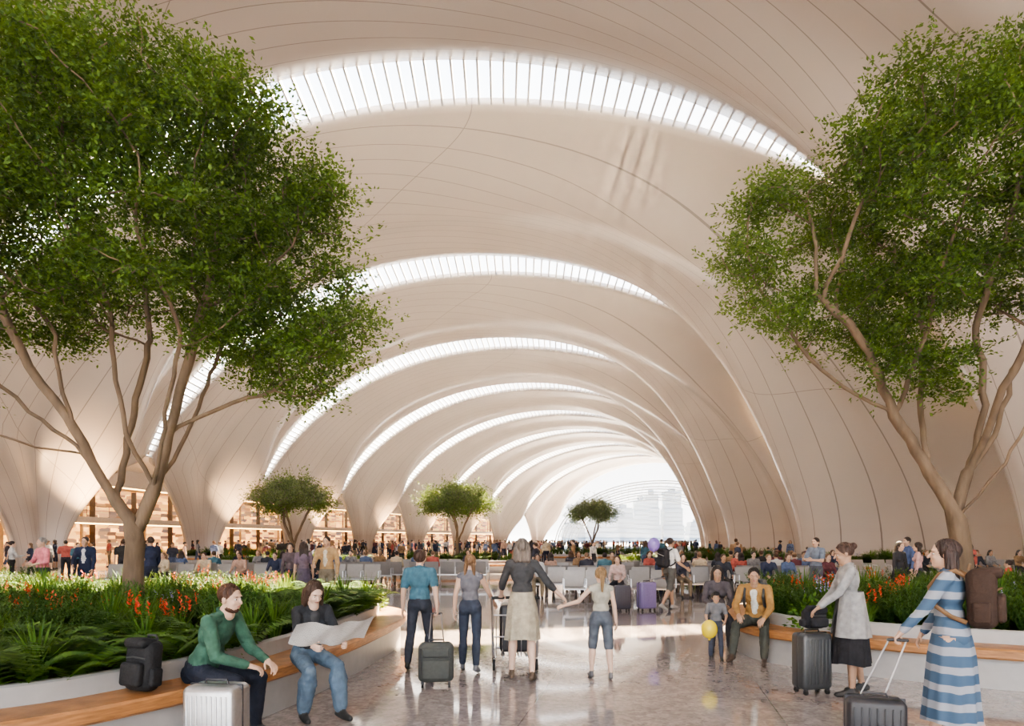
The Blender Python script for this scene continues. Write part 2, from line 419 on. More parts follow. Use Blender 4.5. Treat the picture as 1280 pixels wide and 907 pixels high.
# ------------------------------------------------------------------ hall geometry
SKY=[-10.,10.4,30.8,51.3,71.4,91,109.5,127.5,145.5,163.5]
BND=[-28.]+SKY+[181.]
HH=23.5
XL=lambda d: -31+.00229*max(0,d-45)**2
WD=lambda d: 58+.035*max(0,d-40)
XC=lambda d: XL(d)+WD(d)/2
XR=lambda d: XL(d)+WD(d)
def wn(t):
    x=(t-.09)/.62
    return math.sin(math.pi*x)**.68 if 0<x<1 else 0.
WS=1.15
sm=lambda x:(lambda q:q*q*(3-2*q))(min(1,max(0,x)))
def shell_pt(i,t,s,extra=0.):
    phi=math.pi*(1-t); w=wn(t)
    y0=BND[i]+(WS*w if i>0 else 0); y1=BND[i+1]-(WS*w if i<len(BND)-2 else 0)
    z=HH*math.sin(phi)
    yc=(y0+y1)/2; half=(y1-y0)/2; f=1.; 
    if t<.5 and z<8.:
        f=1-.91*max(0,1-(z/8.)**1.8)**.85
    rt=sm((t-.54)/.36)
    A=.75+1.7*math.exp(-((t-.13)/.10)**2)+.8*math.exp(-t/.06)+5.0*rt
    qq=1+1.0*sm((t-.50)/.30)
    pw=2.0-.9*sm((t-.3)/.3)
    bul=A*math.sin(math.pi*s**qq)**pw
    lift=.3*w*(1-s)**3
    curl=.5*w*max(0,(s-.86)/.14)**2
    off=bul+lift-curl-extra
    off+=(.25+1.0*sm((t-.5)/.35)+1.0*math.exp(-((t-.12)/.09)**2))*math.sin(2*math.pi*s*2+t*5)*math.sin(math.pi*s)**1.5
    y=yc+(2*s-1)*half*f
    return Vector((XC(y)+(WD(y)/2-off)*math.cos(phi),y,(HH-off)*math.sin(phi)))
def shell_material():
    m=bpy.data.materials.new('shell_plaster'); m.use_nodes=True; nt=m.node_tree; b=nt.nodes['Principled BSDF']
    uv=nt.nodes.new('ShaderNodeUVMap'); uv.uv_map='UVMap'; sp=nt.nodes.new('ShaderNodeSeparateXYZ'); nt.links.new(uv.outputs[0],sp.inputs[0])
    fr=nmath(nt,'FRACT',nmath(nt,'MULTIPLY',sp.outputs[1],16.)); d=nmath(nt,'ABSOLUTE',nmath(nt,'SUBTRACT',fr,.5))
    line=nmath(nt,'LESS_THAN',d,.019)
    fr2=nmath(nt,'FRACT',nmath(nt,'ADD',nmath(nt,'MULTIPLY',sp.outputs[0],3.),nmath(nt,'MULTIPLY',sp.outputs[1],.55))); d2=nmath(nt,'ABSOLUTE',nmath(nt,'SUBTRACT',fr2,.5))
    line2=nmath(nt,'LESS_THAN',d2,.0009)
    ln=nmath(nt,'MAXIMUM',line,line2)
    tc=nt.nodes.new('ShaderNodeTexCoord'); no=nt.nodes.new('ShaderNodeTexNoise'); no.inputs['Scale'].default_value=.12; nt.links.new(tc.outputs['Object'],no.inputs['Vector'])
    base=mixc(nt,no.outputs[0],(.46,.41,.38),(.58,.53,.50))
    nt.links.new(mixc(nt,nmath(nt,'MULTIPLY',ln,.6),base,(.08,.07,.07)),b.inputs['Base Color'])
    b.inputs['Roughness'].default_value=.25; b.inputs['Specular IOR Level'].default_value=.7
    return m
shellm=shell_material()
white=mat('white_painted_steel',(.8,.8,.8),.4,0,.03)
NT,NS=120,40
for i in range(len(BND)-1):
    V=[];F=[]
    for a in range(NT+1):
        for k in range(NS+1):
            V.append(shell_pt(i,a/NT,k/NS))
    for a in range(NT):
        for k in range(NS):
            F.append((a*(NS+1)+k,(a+1)*(NS+1)+k,(a+1)*(NS+1)+k+1,a*(NS+1)+k+1))
    me=bpy.data.meshes.new('ceiling_vault_shell'); me.from_pydata([tuple(v) for v in V],[],F); me.materials.append(shellm)
    uvl=me.uv_layers.new(name='UVMap'); arr=[]
    uvt=[]
    for v in range(len(V)):
        t=(v//(NS+1))/NT; s=(v%(NS+1))/NS
        p=1+2.6*sm((t-.38)/.45)
        uvt.append((t,s**p))
    for q in F:
        for v in q: arr+=uvt[v]
    uvl.data.foreach_set('uv',arr)
    me.polygons.foreach_set('use_smooth',[True]*len(F)); me.update()
    ob=bpy.data.objects.new('ceiling_vault_shell',me); COL.objects.link(ob)
    so=ob.modifiers.new('s','SOLIDIFY'); so.thickness=.45; so.offset=1
    n=me.polygons[(NT//2)*NS+NS//2].normal
    so.offset = 1 if n.z>0 else -1
for i in range(len(SKY)):
    mb=MB()
    n=86 
    for j in range(n):
        t=.115+(.685-.115)*j/(n-1)
        p=shell_pt(i,t,.995,.05); q=shell_pt(i+1,t,.005,.05)
        dv=q-p
        tn=(shell_pt(i,t+.002,.99)-shell_pt(i,t-.002,.99)).normalized(); up=tn.cross(dv).normalized()
        if up.z<0: up=-up
        h=.5; th=.05
        V=[p-tn*th,p+tn*th,p+tn*th+up*h,p-tn*th+up*h,q-tn*th,q+tn*th,q+tn*th+up*h,q-tn*th+up*h]
        mb.add(V,[(0,1,2,3),(7,6,5,4),(0,4,5,1),(1,5,6,2),(2,6,7,3),(3,7,4,0)],0)
    mb.obj('window_%d'%(i+1),[white],smooth=False)
# ------------------------------------------------------------------ floor
m=bpy.data.materials.new('terrazzo_floor'); m.use_nodes=True; nt=m.node_tree; b=nt.nodes['Principled BSDF']
tc=nt.nodes.new('ShaderNodeTexCoord'); sp=nt.nodes.new('ShaderNodeSeparateXYZ'); nt.links.new(tc.outputs['Object'],sp.inputs[0])
def vor(scale):
    v=nt.nodes.new('ShaderNodeTexVoronoi'); v.inputs['Scale'].default_value=scale; nt.links.new(tc.outputs['Object'],v.inputs['Vector'])
    s_=nt.nodes.new('ShaderNodeSeparateColor'); nt.links.new(v.outputs['Color'],s_.inputs[0]); return s_.outputs[0]
a=mixc(nt,vor(11),(.29,.245,.23),(.44,.385,.36)); a=mixc(nt,.30,a,mixc(nt,vor(30),(.17,.145,.14),(.58,.52,.49)))
gx=nmath(nt,'ABSOLUTE',nmath(nt,'SUBTRACT',nmath(nt,'FRACT',nmath(nt,'DIVIDE',nmath(nt,'ADD',sp.outputs[0],nmath(nt,'MULTIPLY',sp.outputs[1],-.22)),2.4)),.5))
gy=nmath(nt,'ABSOLUTE',nmath(nt,'SUBTRACT',nmath(nt,'FRACT',nmath(nt,'DIVIDE',nmath(nt,'ADD',sp.outputs[1],nmath(nt,'MULTIPLY',sp.outputs[0],.22)),4.8)),.5))
ln=nmath(nt,'MAXIMUM',nmath(nt,'LESS_THAN',gx,.0025),nmath(nt,'LESS_THAN',gy,.00125))
nt.links.new(mixc(nt,nmath(nt,'MULTIPLY',ln,.6),a,(.12,.11,.11)),b.inputs['Base Color']); 
no=nt.nodes.new('ShaderNodeTexNoise'); no.inputs['Scale'].default_value=1.3; nt.links.new(tc.outputs['Object'],no.inputs['Vector'])
nt.links.new(nmath(nt,'ADD',nmath(nt,'MULTIPLY',no.outputs[0],.14),.02),b.inputs['Roughness'])
b.inputs['Coat Weight'].default_value=.6; b.inputs['Coat Roughness'].default_value=.04
mb=MB(); mb.box((10,75,-.1),(160,220,.2)); mb.obj('floor',[m],smooth=False)
mb=MB(); mb.box((0,600,-.3),(3000,2400,.3)); mb.obj('ground_outside',[mat('pale_concrete',(.6,.6,.6),.8)],smooth=False)
# ------------------------------------------------------------------ end-wall arches, city
mb=MB()
LAT=((183,.97),(187,.9),(191,.83),(195,.76))
for q,(yy,k) in enumerate(LAT):
    for r in (0,.7):
        mb.tube([(XC(181)+ (WD(181)/2*k-r)*math.cos(math.pi*j/40)*1.,yy,(HH*k*.82-r)*math.sin(math.pi*j/40)) for j in range(41)],.16,0,6)
for j in range(2,39,1):
    a=math.pi*j/40; pts=[(XC(181)+(WD(181)/2*k)*math.cos(a),yy,(HH*k*.82)*math.sin(a)) for yy,k in LAT]
    mb.tube(pts,.07,0,5)
mb.obj('trim_end_arch_lattice',[mat('pale_steel',(.12,.15,.19),.4)])
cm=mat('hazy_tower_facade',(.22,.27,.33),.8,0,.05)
def tower(x,y,w,h,tiers=3):
    mb=MB()
    for k in range(int(h/4)):
        ww=w*(1-.12*int(3*k*4/h)); mb.box((0,0,k*4+1.6),(ww,ww,3.1),0); mb.box((0,0,k*4+3.55),(ww*.96,ww*.96,.9),1)
    mb.box((0,0,h+1),(w*.3,w*.3,4),0)
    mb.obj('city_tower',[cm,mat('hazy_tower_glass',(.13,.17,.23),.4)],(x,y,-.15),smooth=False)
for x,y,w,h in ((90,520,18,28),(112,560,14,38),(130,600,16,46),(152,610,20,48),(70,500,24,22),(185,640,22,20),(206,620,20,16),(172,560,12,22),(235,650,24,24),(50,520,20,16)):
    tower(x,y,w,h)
# ------------------------------------------------------------------ shops on the left
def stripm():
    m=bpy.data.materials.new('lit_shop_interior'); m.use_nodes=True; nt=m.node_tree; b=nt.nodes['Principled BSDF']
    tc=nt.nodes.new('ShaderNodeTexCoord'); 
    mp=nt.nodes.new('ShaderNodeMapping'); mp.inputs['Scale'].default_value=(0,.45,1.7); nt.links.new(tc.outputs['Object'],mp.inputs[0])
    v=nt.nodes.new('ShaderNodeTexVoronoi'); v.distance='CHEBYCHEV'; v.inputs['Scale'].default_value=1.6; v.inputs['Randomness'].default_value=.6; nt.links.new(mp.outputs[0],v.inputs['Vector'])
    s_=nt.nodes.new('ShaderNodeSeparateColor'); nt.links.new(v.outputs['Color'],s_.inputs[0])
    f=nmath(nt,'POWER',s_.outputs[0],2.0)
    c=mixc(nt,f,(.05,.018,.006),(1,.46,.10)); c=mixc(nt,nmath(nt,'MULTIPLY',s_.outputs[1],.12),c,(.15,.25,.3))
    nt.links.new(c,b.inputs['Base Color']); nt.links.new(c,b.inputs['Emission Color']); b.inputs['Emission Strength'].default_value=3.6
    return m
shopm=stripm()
mb=MB()
ys=list(range(-20,178,3))
def wall_strip(dx,z0,z1,mi,dx2=None):
    V=[];F=[]
    for k,yy in enumerate(ys):
        V+= [(XL(yy)-dx,yy,z0),(XL(yy)-(dx if dx2 is None else dx2),yy,z1)]
    F=[(2*k,2*k+2,2*k+3,2*k+1) for k in range(len(ys)-1)]
    mb.add(V,F,mi)
wall_strip(12,0,3.2,0); wall_strip(10,3.2,3.2,5,17); wall_strip(10,3.2,3.9,1); wall_strip(10,3.9,3.9,1,18)
wall_strip(12,3.9,6.9,0); wall_strip(9.5,6.9,6.9,5,18); wall_strip(9.5,6.9,8.8,1)
wall_strip(9.5,8.8,8.7,6,-1.2); wall_strip(9.5,9.2,9.1,6,-1.0)
wall_strip(9.98,3.2,3.32,3); wall_strip(9.48,6.9,7.02,3)
for yy in ys[::3]:
    mb.cyl((XL(yy)-10.6,yy,0),(XL(yy)-10.6,yy,6.9),.14,5,12)
for yy in ys[::2]: mb.box((XL(yy)-11.8,yy,1.6),(.5,.2,3.2),4); mb.box((XL(yy)-11.8,yy,5.4),(.5,.2,2.9),4)
for k in range(len(ys)-1):
    a=Vector((XL(ys[k])-10.1,ys[k],4.95)); b_=Vector((XL(ys[k+1])-10.1,ys[k+1],4.95)); mb.cyl(a,b_,.035,4,6)
    a.z=b_.z=4.5; mb.cyl(a,b_,.02,4,6); mb.cyl((a.x,a.y,3.9),(a.x,a.y,4.95),.025,4,6)
grey=mat('taupe_facade_panel',(.32,.27,.24),.6)
mb.obj('wall_left_shops',[shopm,grey,MET(),mat('warm_led_strip',(1,.8,.5),.5,emis=(1,.58,.2),estr=10),mat('dark_shop_partition',(.06,.04,.03),.6),mat('warm_shop_ceiling',(.6,.38,.18),.6),mat('aisle_soffit_panel',(.5,.43,.38),.5)],smooth=False)
# ------------------------------------------------------------------ planters
def smooth_loop(P,n=140):
    P=[Vector(p) for p in P]; N=len(P); out=[]
    for i in range(N):
        p0,p1,p2,p3=P[i-1],P[i],P[(i+1)%N],P[(i+2)%N]
        for k in range(10):
            t=k/10; out.append(.5*((2*p1)+(p2-p0)*t+(2*p0-5*p1+4*p2-p3)*t*t+(3*p1-p0-3*p2+p3)*t**3))
    L=[0]
    for i in range(len(out)): L.append(L[-1]+(out[(i+1)%len(out)]-out[i]).length)
    res=[];tot=L[-1];j=0
    for k in range(n):
        d=tot*k/n
        while L[j+1]<d: j+=1
        f=(d-L[j])/(L[j+1]-L[j]); res.append(out[j].lerp(out[(j+1)%len(out)],f))
    return res
def loop_normals(C):
    N=len(C); area=sum(C[i].x*C[(i+1)%N].y-C[(i+1)%N].x*C[i].y for i in range(N)); sg=1 if area>0 else -1
    R=[]
    for i in range(N):
        d=(C[(i+1)%N]-C[i-1]).normalized(); R.append(Vector((-d.y,d.x))*sg)
    return R
wood=mat('oak_bench_wood',(.36,.17,.065),.4,0,.3,3,.15,20,stretch=(2,2,18))
pl_white=mat('white_planter_stone',(.38,.37,.36),.5,0,.05)
soil=mat('dark_soil',(.05,.035,.02),.95,0,.4,8,.8,20)
def planter(name,P,n=140,bw=.45):
    C=smooth_loop(P,n); Nn=loop_normals(C); mb=MB()
    prof=[(.10,0,1),(.10,.33,1),(.02,.34,0),(0,.36,0),(0,.44,0),(.02,.46,0),(bw,.46,1),(bw+.01,.60,1),(bw+.03,.615,1),(bw+.09,.615,1),(bw+.1,.60,1),(bw+.11,.42,1)]
    ring=[[ (C[i].x+Nn[i].x*o,C[i].y+Nn[i].y*o,z) for i in range(n)] for o,z,_ in prof]
    for k in range(len(prof)-1):
        V=ring[k]+ring[k+1]; F=[(i,(i+1)%n,n+(i+1)%n,n+i) for i in range(n)]
        mi=0 if k in (1,2,3,4,5) else 1
        mb.add(V,F,mi)
    inner=[Vector((C[i].x+Nn[i].x*(bw+.11),C[i].y+Nn[i].y*(bw+.11),.5)) for i in range(n)]
    c=sum(inner,Vector())/n; mb.add([c]+inner,[(0,1+i,1+(i+1)%n) for i in range(n)],2)
    ob=mb.obj(name,[wood,pl_white,soil]); smoothsh(ob.data,35)
    return C,[(p.x,p.y) for p in inner]
LP=[(-3.34,4.17),(-2.72,4.92),(-2.2,6.0),(-1.92,7.3),(-1.75,8.7),(-1.68,10.0),(-1.95,11.2),(-3.0,12.1),(-5,12.7),(-8,13.1),(-12,13.3),(-14.5,11.5),(-14.5,7),(-12,4),(-8,2.9),(-5,3.1)]
RP=[(3.25,9.2),(3.5,8.4),(4.2,7.75),(5.2,7.05),(6.6,6.5),(9,6.0),(12,6),(15,8),(15.5,11.5),(13,13.4),(9,13.5),(6,13),(4.3,12.1),(3.5,10.8)]
LC,LI=planter('curved_planter_bench',[(a,b) for a,b in LP]); RC,RI=planter('curved_planter_bench',[(a,b) for a,b in RP])
def inside(p,poly):
    x,y=p; c=False; n=len(poly)
    for i in range(n):
        x1,y1=poly[i][:2]; x2,y2=poly[i-1][:2]
        if (y1>y)!=(y2>y) and x<(x2-x1)*(y-y1)/(y2-y1)+x1: c=not c
    return c
# plants -------------------------------------------------------------
def leafmat(name,c1,c2,tr=.35):
    m=bpy.data.materials.new(name); m.use_nodes=True; nt=m.node_tree; b=nt.nodes['Principled BSDF']; out=nt.nodes['Material Output']
    g=nt.nodes.new('ShaderNodeNewGeometry'); c=mixc(nt,g.outputs['Random Per Island'],c1,c2)
    nt.links.new(c,b.inputs['Base Color']); b.inputs['Roughness'].default_value=.6; b.inputs['Specular IOR Level'].default_value=.3
    t=nt.nodes.new('ShaderNodeBsdfTranslucent'); c2_=mixc(nt,.4,c,(.40,.48,.05)); nt.links.new(c2_,t.inputs[0])
    mx=nt.nodes.new('ShaderNodeMixShader'); mx.inputs[0].default_value=tr
    nt.links.new(b.outputs[0],mx.inputs[1]); nt.links.new(t.outputs[0],mx.inputs[2]); nt.links.new(mx.outputs[0],out.inputs[0])
    return m
def quad_leaf(base,d,side,L,W):
    return [base,base+d*L*.45+side*W*.5,base+d*L,base+d*L*.45-side*W*.5]
def nrm(v): return v/np.maximum(1e-9,np.linalg.norm(v,axis=-1,keepdims=True))
def tmpl_rosemary(r):
    V=[]
    for k in range(34):
        a=r.uniform(0,6.28); out=r.uniform(.05,.5); h=r.uniform(.35,.62)
        d0=np.array([math.cos(a)*out,math.sin(a)*out,0]); 
        for j in range(24):
            t=(j+1)/24; p=d0*t*(.4+.2*t)+np.array([0,0,h*(t-.15*t*t)]); 
            for q in range(2):
                b=r.uniform(0,6.28); d=nrm(np.array([math.cos(b),math.sin(b),.9])); sd=nrm(np.cross(d,[0,0,1.]))
                V.append(quad_leaf(p,d,sd,.055*(1.1-.5*t),.014))
    return np.array(V),0
def tmpl_fern(r):
    V=[]
    for k in range(13):
        a=r.uniform(0,6.28); L=r.uniform(.4,.65); dr=np.array([math.cos(a),math.sin(a),0]); sd=np.array([-dr[1],dr[0],0])
        for j in range(18):
            t=(j+1)/18; p=dr*L*t+np.array([0,0,.55*L*math.sin(t*2.2)+.05]); w=.15*math.sin(math.pi*min(1,t*.85+.15))
            for q in (-1,1):
                d=nrm(sd*q+dr*.35+np.array([0,0,-.15])); V.append(quad_leaf(p,d,dr,w+.02,.035))
    return np.array(V),1
def tmpl_grass(r):
    V=[]
    for k in range(70):
        a=r.uniform(0,6.28); dr=np.array([math.cos(a),math.sin(a),0]); sd=np.array([-dr[1],dr[0],0]); h=r.uniform(.3,.6); o=r.uniform(.05,.3)
        p0=dr*.04; p1=dr*(o*.35)+np.array([0,0,h*.6]); p2=dr*o+np.array([0,0,h])
        V.append([p0-sd*.008,p0+sd*.008,p1+sd*.009,p1-sd*.009]); V.append([p1-sd*.009,p1+sd*.009,p2+sd*.001,p2-sd*.001])
    return np.array(V),2
def tmpl_flower(r):
    V=[]
    for k in range(8):
        a=r.uniform(0,6.28); o=r.uniform(.03,.24); c=np.array([math.cos(a)*o,math.sin(a)*o,r.uniform(.44,.66)])
        for j in range(10):
            d=nrm(r.normal(size=3)+np.array([0,0,.9])); sd=nrm(np.cross(d,[.3,.2,1.])); V.append(quad_leaf(c+np.array([0,0,-.012*j]),d,sd,.036,.018))
    return np.array(V),3
def tmpl_shrub(r):
    V=[]
    for k in range(420):
        d=nrm(r.normal(size=3)); d[2]=abs(d[2]); p=d*r.uniform(.12,.30)*np.array([1,1,1.2]); dd=nrm(d+r.normal(size=3)*.5); sd=nrm(np.cross(dd,r.normal(size=3)))
        V.append(quad_leaf(p,dd,sd,.07,.035))
    return np.array(V),1
pm=[leafmat('rosemary_leaf',(.022,.068,.015),(.075,.155,.033),.22),leafmat('fern_leaf',(.03,.095,.012),(.11,.22,.03),.25),leafmat('grass_blade',(.032,.10,.016),(.12,.23,.04),.25),leafmat('red_flower_petal',(.55,.03,.02),(.75,.10,.06),.2),leafmat('violet_flower_petal',(.2,.17,.5),(.5,.45,.6),.2)]
TM=[f(rng) for f in (tmpl_rosemary,tmpl_rosemary,tmpl_fern,tmpl_fern,tmpl_grass,tmpl_flower,tmpl_shrub)]
def planting(name,poly,n,z=.48,seed=1,ymax=99,hs=1.,keep=None):
    r=np.random.default_rng(seed); xs=[p[0] for p in poly]; ysx=[p[1] for p in poly]; V=[];MI=[]; pts=[]
    tries=0
    while len(pts)<n and tries<n*60:
        tries+=1
        p=(r.uniform(min(xs),max(xs)),r.uniform(min(ysx),max(ysx)))
        if not inside(p,poly): continue
        if keep and not keep(p): continue
        if any((p[0]-q[0])**2+(p[1]-q[1])**2<.05 for q in pts): continue
        pts.append(p)
    for p in pts:
        zone=math.sin(p[0]*1.3+2)+math.cos(p[1]*1.1+p[0]*.6)
        u=r.uniform()
        if u<.62: k=r.choice([0,1]) if zone>-.2 else r.choice([2,3])
        elif u<.80: k=4
        elif u<.88: k=5
        else: k=r.choice([2,6])
        T,mi=TM[k]; sc=r.uniform(.8,1.25)*hs; a=r.uniform(0,6.28); c,s_=math.cos(a),math.sin(a)
        R=np.array([[c,s_,0],[-s_,c,0],[0,0,1]])
        V.append((T.reshape(-1,3)@R)*sc+np.array([p[0],p[1],z]))
        mi2=mi if mi!=3 else (3 if r.uniform()<.8 else 4)
        MI.append(np.full(len(T),mi2))
        if k==5:
            T,mi=TM[4]; V.append((T.reshape(-1,3)@R)*sc*.8+np.array([p[0],p[1],z])); MI.append(np.full(len(T),mi))
    V=np.concatenate(V); F=np.arange(len(V)).reshape(-1,4)
    return np_obj(name,V,F,pm,np.concatenate(MI))
planting('planting_bed',LI,470,seed=3,keep=lambda p: p[0]>-.9*p[1]-.8 )
planting('planting_bed',RI,350,seed=5,keep=lambda p: p[0]<.88*p[1]+.8)
print('planting',time.time()-T0)
# ------------------------------------------------------------------ trees
bark=mat('tree_bark',(.17,.12,.08),.9,0,.3,6,.8,18,stretch=(1,1,.25))
leafA=leafmat('tree_leaf',(.022,.065,.014),(.135,.235,.036),.33)
def make_tree(name,loc,trunks,centers,cr,nleaf,seed,leaf=.06,tr=.16,step=.2,att=26,ex=.56,spread=.17):
    r=np.random.default_rng(seed)
    A=np.concatenate([c+nrm(r.normal(size=(att,3)))*(r.uniform(0,1,(att,1))**.5)*np.array([cr,cr,cr*.55]) for c in centers])
    N=[];PA=[]
    for tk in trunks:
        tk=[np.array(p,float) for p in tk]
        prev=0 if N else -1
        if not N: N.append(tk[0]);PA.append(-1)
        if prev==0:
            dd=[np.linalg.norm(n-tk[0]) for n in N]; prev=int(np.argmin(dd))
        else: prev=0
        pts=[]
        for q in range(len(tk)-1):
            p0=tk[max(q-1,0)];p1=tk[q];p2=tk[q+1];p3=tk[min(q+2,len(tk)-1)]
            k=max(1,int(np.linalg.norm(p2-p1)/step))
            for j in range(1,k+1):
                t=j/k; pts.append(.5*((2*p1)+(p2-p0)*t+(2*p0-5*p1+4*p2-p3)*t*t+(3*p1-p0-3*p2+p3)*t**3)+r.normal(size=3)*.014)
        for p in pts:
            N.append(p); PA.append(prev); prev=len(N)-1
    alive=np.ones(len(A),bool); near=np.full(len(A),-1); nd=np.full(len(A),1e9); start=0
    for it in range(90):
        new=np.array(N[start:]); 
        d=np.linalg.norm(A[:,None]-new[None],axis=2); j=d.argmin(1); dm=d[np.arange(len(A)),j]; u=dm<nd; nd[u]=dm[u]; near[u]=j[u]+start
        start=len(N); alive&=nd>step*1.25
        if not alive.any(): break
        acc={}
        for i in np.where(alive)[0]:
            acc.setdefault(near[i],np.zeros(3)); acc[near[i]]+= (A[i]-N[near[i]])/nd[i]
        for k,v in acc.items():
            dr=v/(np.linalg.norm(v)+1e-9)
            pd=N[k]-N[PA[k]] if PA[k]>=0 else np.array([0,0,1.]); pd=pd/(np.linalg.norm(pd)+1e-9)
            dr=dr+pd*.5+r.normal(size=3)*.16; dr/=np.linalg.norm(dr)
            N.append(N[k]+dr*step); PA.append(k)
        if len(N)>9000: break
    n=len(N); ch=[[] for _ in range(n)]
    for i,p in enumerate(PA):
        if p>=0: ch[p].append(i)
    w=np.zeros(n)
    for i in range(n-1,-1,-1):
        w[i]=max(1.,sum(w[c] for c in ch[i])) if ch[i] else 1.
    R=tr*(w/w[0])**ex; R=np.maximum(R,.009)
    cu=bpy.data.curves.new(name+'_branches','CURVE'); cu.dimensions='3D'; cu.bevel_depth=1.; cu.bevel_resolution=1; cu.use_fill_caps=True
    stack=[(0,-1)]
    while stack:
        i,p=stack.pop(); chain=[p] if p>=0 else []; k=i
        rr0=R[i]
        while True:
            chain.append(k)
            if not ch[k]: break
            c=sorted(ch[k],key=lambda q:-w[q])
            for q in c[1:]: stack.append((q,k))
            k=c[0]
        if len(chain)<2: continue
        sp=cu.splines.new('POLY'); sp.points.add(len(chain)-1)
        for q,k in enumerate(chain):
            sp.points[q].co=(*N[k],1); sp.points[q].radius=min(R[k],rr0) if q>0 or p<0 else rr0
            if p<0 and q<4: sp.points[q].radius=R[k]*(1.3-.08*q)
    cu.materials.append(bark)
    root=bpy.data.objects.new(name,None); COL.objects.link(root); root.location=loc
    tob=bpy.data.objects.new('tmpc',cu); COL.objects.link(tob)
    dg=bpy.context.evaluated_depsgraph_get(); me=bpy.data.meshes.new_from_object(tob.evaluated_get(dg)); bpy.data.objects.remove(tob)
    me.name='trunk_and_branches'; me.polygons.foreach_set('use_smooth',[True]*len(me.polygons))
    bo=bpy.data.objects.new('trunk_and_branches',me); COL.objects.link(bo); bo.parent=root
    thin=np.array([N[i] for i in range(n) if w[i]<=5 and N[i][2]>centers[:,2].min()-cr*.5])
    ns=nleaf//14
    sp_=thin[r.integers(0,len(thin),ns)]+r.normal(size=(ns,3))*np.array([1,1,.6])*spread*.8
    sdv=nrm(r.normal(size=(ns,3))*np.array([1,1,.45])+np.array([0,0,.05])); 
    k=np.repeat(np.arange(ns),14); tt=np.tile(np.arange(14)/13.,ns)[:,None]; nl=len(k)
    P=sp_[k]+sdv[k]*tt*.36*(leaf/.06)+r.normal(size=(nl,3))*.028*(leaf/.06)
    d=nrm(sdv[k]+r.normal(size=(nl,3))*np.array([.8,.8,.5])); nn=nrm(r.normal(size=(nl,3))*.55+np.array([0,0,1.])); sd=nrm(np.cross(d,nn))
    L=leaf*r.uniform(.7,1.3,(nl,1)); W=L*.5
    V=np.stack([P,P+d*L*.45+sd*W*.5,P+d*L,P+d*L*.45-sd*W*.5],1).reshape(-1,3); F=np.arange(len(V)).reshape(-1,4)
    lo=np_obj('foliage',V,F,[leafA],parent=root)
    print(name,n,len(thin),time.time()-T0)
    return root,bo,lo
def crown(r,n,cx,cy,cz,rx,ry,rz,mind,bot=-.5,hole=1.4,holez=5.):
    out=[]
    for _ in range(30000):
        d=nrm(r.normal(size=3)); q=r.uniform(.35,1)**.5
        if d[2]<bot: continue
        p=np.array([cx,cy,cz])+d*q*np.array([rx,ry,rz])
        if p[2]<holez and math.hypot(p[0]-cx,p[1]-cy)<hole+ (holez-p[2])*.6: continue
        if all(np.linalg.norm(p-o)>mind for o in out): out.append(p)
        if len(out)>=n: break
    return np.array(out)
r1=np.random.default_rng(11)
cL=crown(r1,90,-.3,0,5.7,2.8,2.5,2.4,.67,-.9,1.2,4.9)
cL=np.concatenate([cL,np.array([(2.3,.2,4.0),(2.7,-.3,3.7),(1.8,.5,3.5),(2.1,-.6,4.4),(1.4,-.2,4.0),(2.6,.3,4.8),(2.8,0,4.2),(2.4,.1,3.3),(-2.9,.2,3.6),(-3.3,-.3,3.9),(-2.6,-.8,3.3)])])
make_tree('large_atrium_tree',(-5.3,9.0,.45),[[(0,0,0),(-.04,.03,.7),(.0,0,1.3)],
 [(.0,0,1.3),(-.22,-.1,1.75),(-.7,.0,2.4),(-1.4,.1,2.9),(-2.1,.1,3.5)],[(.0,0,1.3),(.22,.1,1.9),(.40,.1,2.7),(.75,-.1,3.5),(1.0,0,4.6)],
 [(.22,.1,1.9),(.0,-.3,2.9),(-.1,-.4,4.2)],[(-.22,-.1,1.75),(-.5,-.5,2.7),(-.7,-.7,4.0)],[(.40,.1,2.7),(1.0,.3,3.1),(1.8,.4,3.4)],[(-.22,-.1,1.75),(-.35,.5,2.9),(-.3,.9,4.3)],[(.22,.1,1.9),(.4,.8,3.0),(.5,1.3,4.0)],[(-.7,.0,2.4),(-1.5,-.6,2.6),(-2.4,-.8,3.1)],[(-.5,-.5,2.7),(-1.1,-.5,3.5),(-1.5,-.5,4.4)],[(.22,.1,1.9),(.7,-.5,2.9),(1.1,-.9,3.8)]],cL,.58,225000,21,tr=.14)
r2=np.random.default_rng(12)
cR=crown(r2,60,.15,0,6.1,2.5,2.4,2.15,.74,-.8,1.2,5.0)
cR=np.concatenate([cR,np.array([(-2.9,0,5.0),(-3.2,.3,5.5),(-3.0,-.4,4.5),(-2.4,.2,4.6),(-2.8,.1,6.2),(-3.0,.2,6.4),(-3.2,-.2,5.2),(-1.0,0,3.9),(-1.4,.4,4.3),(-.8,-.3,3.5),(-1.9,.1,5.0),(-.5,.2,3.9)])])
make_tree('large_atrium_tree',(6.75,9.6,.45),[[(0,0,0),(.05,.05,.8),(-.08,0,1.5)],
 [(-.08,0,1.5),(-.4,.1,2.2),(-.95,.1,3.1),(-1.5,0,4.2),(-2.2,0,4.9)],[(-.08,0,1.5),(.15,.1,2.2),(.25,-.1,3.2),(.2,0,4.4)],
 [(-.4,.1,2.2),(-.3,.5,3.2),(-.3,.4,4.4)],[(.15,.1,2.2),(.7,.3,2.8),(.9,.2,3.8)],[(-.95,.1,3.1),(-.8,-.4,4.2)],[(.15,.1,2.2),(.1,-.7,3.3),(.2,-1.2,4.2)],[(-.95,.1,3.1),(-1.8,.3,3.7),(-2.6,.2,4.5)],[(-.08,0,1.5),(.3,-.4,2.3),(.8,-.7,3.4)]],cR,.58,155000,22,tr=.14)
r3=np.random.default_rng(13)
cS=crown(r3,26,0,0,3.1,1.6,1.6,1.0,.6,-.4,.1,2.)
